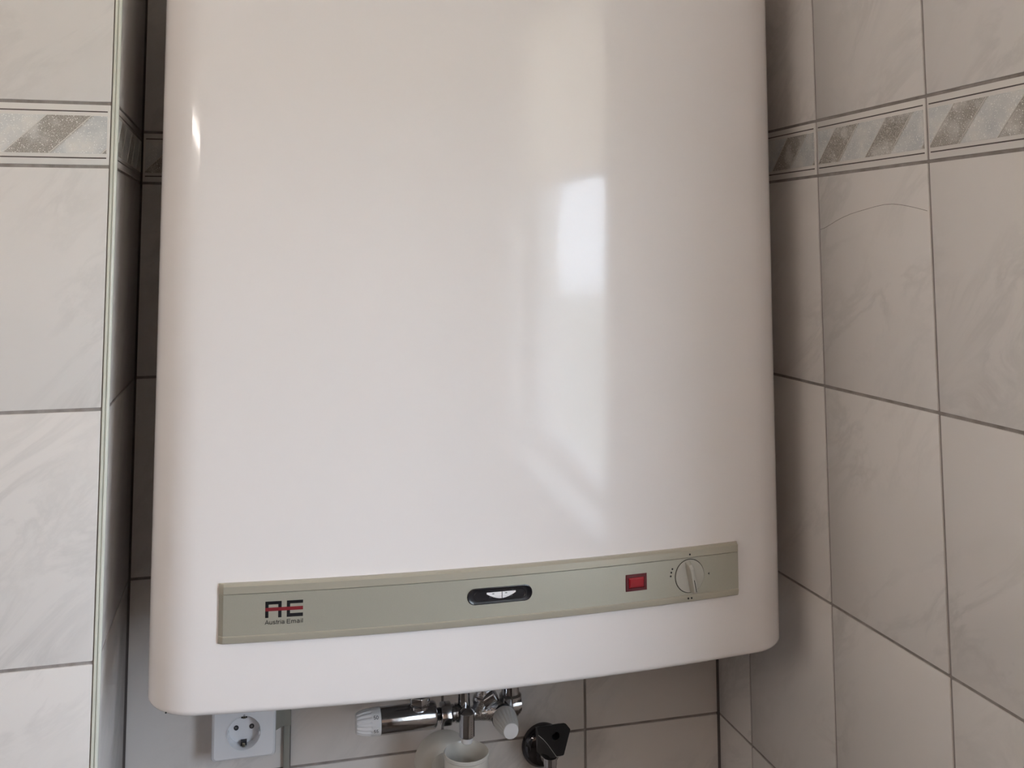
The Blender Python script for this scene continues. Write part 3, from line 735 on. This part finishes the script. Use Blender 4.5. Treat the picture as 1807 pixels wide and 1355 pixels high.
# lower-left cheek falls back and down from the front edge; back outline
back = [(.5215, -.4960), (.5200, -.4650), (.5230, -.4645), (.5360, -.4645), (.5520, -.4640), (.5550, -.4650), (.5612, -.4715), (.5614, -.4735), (.5530, -.5000), (.5490, -.5050), (.5330, -.5070)]
bk = [bm.verts.new((x, -.058, z)) for x, z in back]
for i in range(no):
    bm.faces.new((fo[i], bk[i], bk[(i + 1) % no], fo[(i + 1) % no]))
bm.faces.new(bk)
hd = part('handle', bm, M_HANDLE, av, smooth=25); hd['label'] = 'black handle with a round hole'
bm = BM(); tube(bm, [(.5170, -.0812, -.4643), (.5240, -.0813, -.4705), (.5300, -.0813, -.4775), (.5360, -.0813, -.4860), (.5418, -.0812, -.4941)], .00030, 6)
tube(bm, [(.5418, -.0812, -.4941), (.5470, -.0812, -.4941), (.5508, -.0812, -.4936)], .00035, 6)
part('pale_edge', bm, M_EDGE, hd)  # thin pale grey line along the front edges of the handle
bm = BM(); lathe(bm, (.5405, -.0555, -.4900), (0, 0, -1), [(0, .0140), (.003, .0152), (.008, .0150), (.012, .0130), (.015, .0100), (.016, .0092)], 36); part('handle_skirt', bm, M_SKIRT, av)

# ------------------------------------------------------------------ power socket and cable duct
ps = thing('power_socket', 'white wall power socket below the left end of the water heater', 'socket', (.1460, 0, -.470))
SX, SY = .1460, -.040
sx0, sx1, sz0, sz1 = SX - .0392, SX + .0392, -.4695, -.3935
def rrect(x0, x1, z0, z1, r, n=5):
    p = []
    for cx, cz, a0 in ((x1 - r, z1 - r, 0), (x0 + r, z1 - r, 90), (x0 + r, z0 + r, 180), (x1 - r, z0 + r, 270)):
        p += [(cx + r * math.cos(math.radians(a0 + 90 * i / n)), cz + r * math.sin(math.radians(a0 + 90 * i / n))) for i in range(n + 1)]
    return p
bm = BM()
rows = [(rrect(sx0, sx1, sz0, sz1, .004), -.0002), (rrect(sx0, sx1, sz0, sz1, .004), -.034), (rrect(sx0 + .001, sx1 - .001, sz0 + .001, sz1 - .001, .004), -.0375), (rrect(sx0 + .0035, sx1 - .0035, sz0 + .0035, sz1 - .0035, .004), SY)]
rr = [[bm.verts.new((x, y, z)) for x, z in st] for st, y in rows]
for i in range(3):
    n = len(rr[0])
    for k in range(n): bm.faces.new((rr[i][k], rr[i][(k + 1) % n], rr[i + 1][(k + 1) % n], rr[i + 1][k]))
bm.faces.new(rr[0])
cz_, cr, nc = -.4372, .0207, 48
circ = [bm.verts.new((SX + cr * math.cos(2 * math.pi * k / nc), SY, cz_ + cr * math.sin(2 * math.pi * k / nc))) for k in range(nc)]
es = [bm.edges.get((rr[3][k], rr[3][(k + 1) % len(rr[3])])) for k in range(len(rr[3]))] + [bm.edges.new((circ[k], circ[(k + 1) % nc])) for k in range(nc)]
bmesh.ops.triangle_fill(bm, use_beauty=True, edges=es)
part('cover', bm, M_SOCK, ps, smooth=28)
bm = BM()
lathe(bm, (SX, SY, cz_), (0, 1, 0), [(-.0006, .0212), (-.0006, .0204), (.0003, .0199), (.0150, .0190), (.0150, .002)], 48, cap0=False)
ins_ = part('recess', bm, M_SOCK, ps, smooth=35)
for s in (-1, 1):
    bm = BM(); lathe(bm, (SX + s * .0095, SY + .0149, cz_ + .0006), (0, -1, 0), [(0, .0030), (.0004, .0030)], 20); part('pin_hole', bm, M_HOLE, ins_)
    bm = BM(); lathe(bm, (SX + s * .0095, SY + .0145, cz_ + .0006), (0, -1, 0), [(0, .0016), (.0005, .0012)], 12); part('contact', bm, M_PINMETAL, ins_)
for s in (-1, 1):
    za, zb_ = sorted((cz_ + s * .0140, cz_ + s * .0188))
    bm = BM(); box(bm, SX - .0037, SX + .0037, SY + .0085, SY + .0149, za, zb_); cs = part('earth_slot', bm, M_HOLE, ins_)
    za, zb_ = sorted((cz_ + s * .0150, cz_ + s * .0190))
    bm = BM(); box(bm, SX - .0018, SX + .0018, SY + .0045, SY + .0086, za, zb_); part('earth_clip', bm, M_CLIP, ins_, bevel=.0004)
bm = BM(); lathe(bm, (SX, SY + .0004, cz_ + .0204), (0, -1, 0), [(0, .0014), (.0005, .0014)], 12); part('marker_hole', bm, M_HOLE, ins_)
for s in (-1, 1):
    bm = BM(); box(bm, SX + s * .0192 - .0012, SX + s * .0192 + .0012, SY + .001, SY + .012, cz_ - .0045, cz_ - .0005); part('key_rib', bm, M_SOCK, ins_, bevel=.0004)

cd = thing('cable_duct', 'grey beige cable duct running down the wall beside the power socket', 'cable duct', (.200, 0, FLOOR + .1))
bm = BM(); box(bm, .1962, .2040, -.0075, -.0002, FLOOR + .1, -.4480); part('vertical_channel', bm, M_DUCT, cd, bevel=.0008)
bm = BM()
prism(bm, [(.1853, -.4520), (.1945, -.4475), (.2050, -.4475), (.2050, -.405), (.1853, -.405)], -.0120, -.0002)
part('elbow_cover', bm, M_DUCT, cd, bevel=.0008)
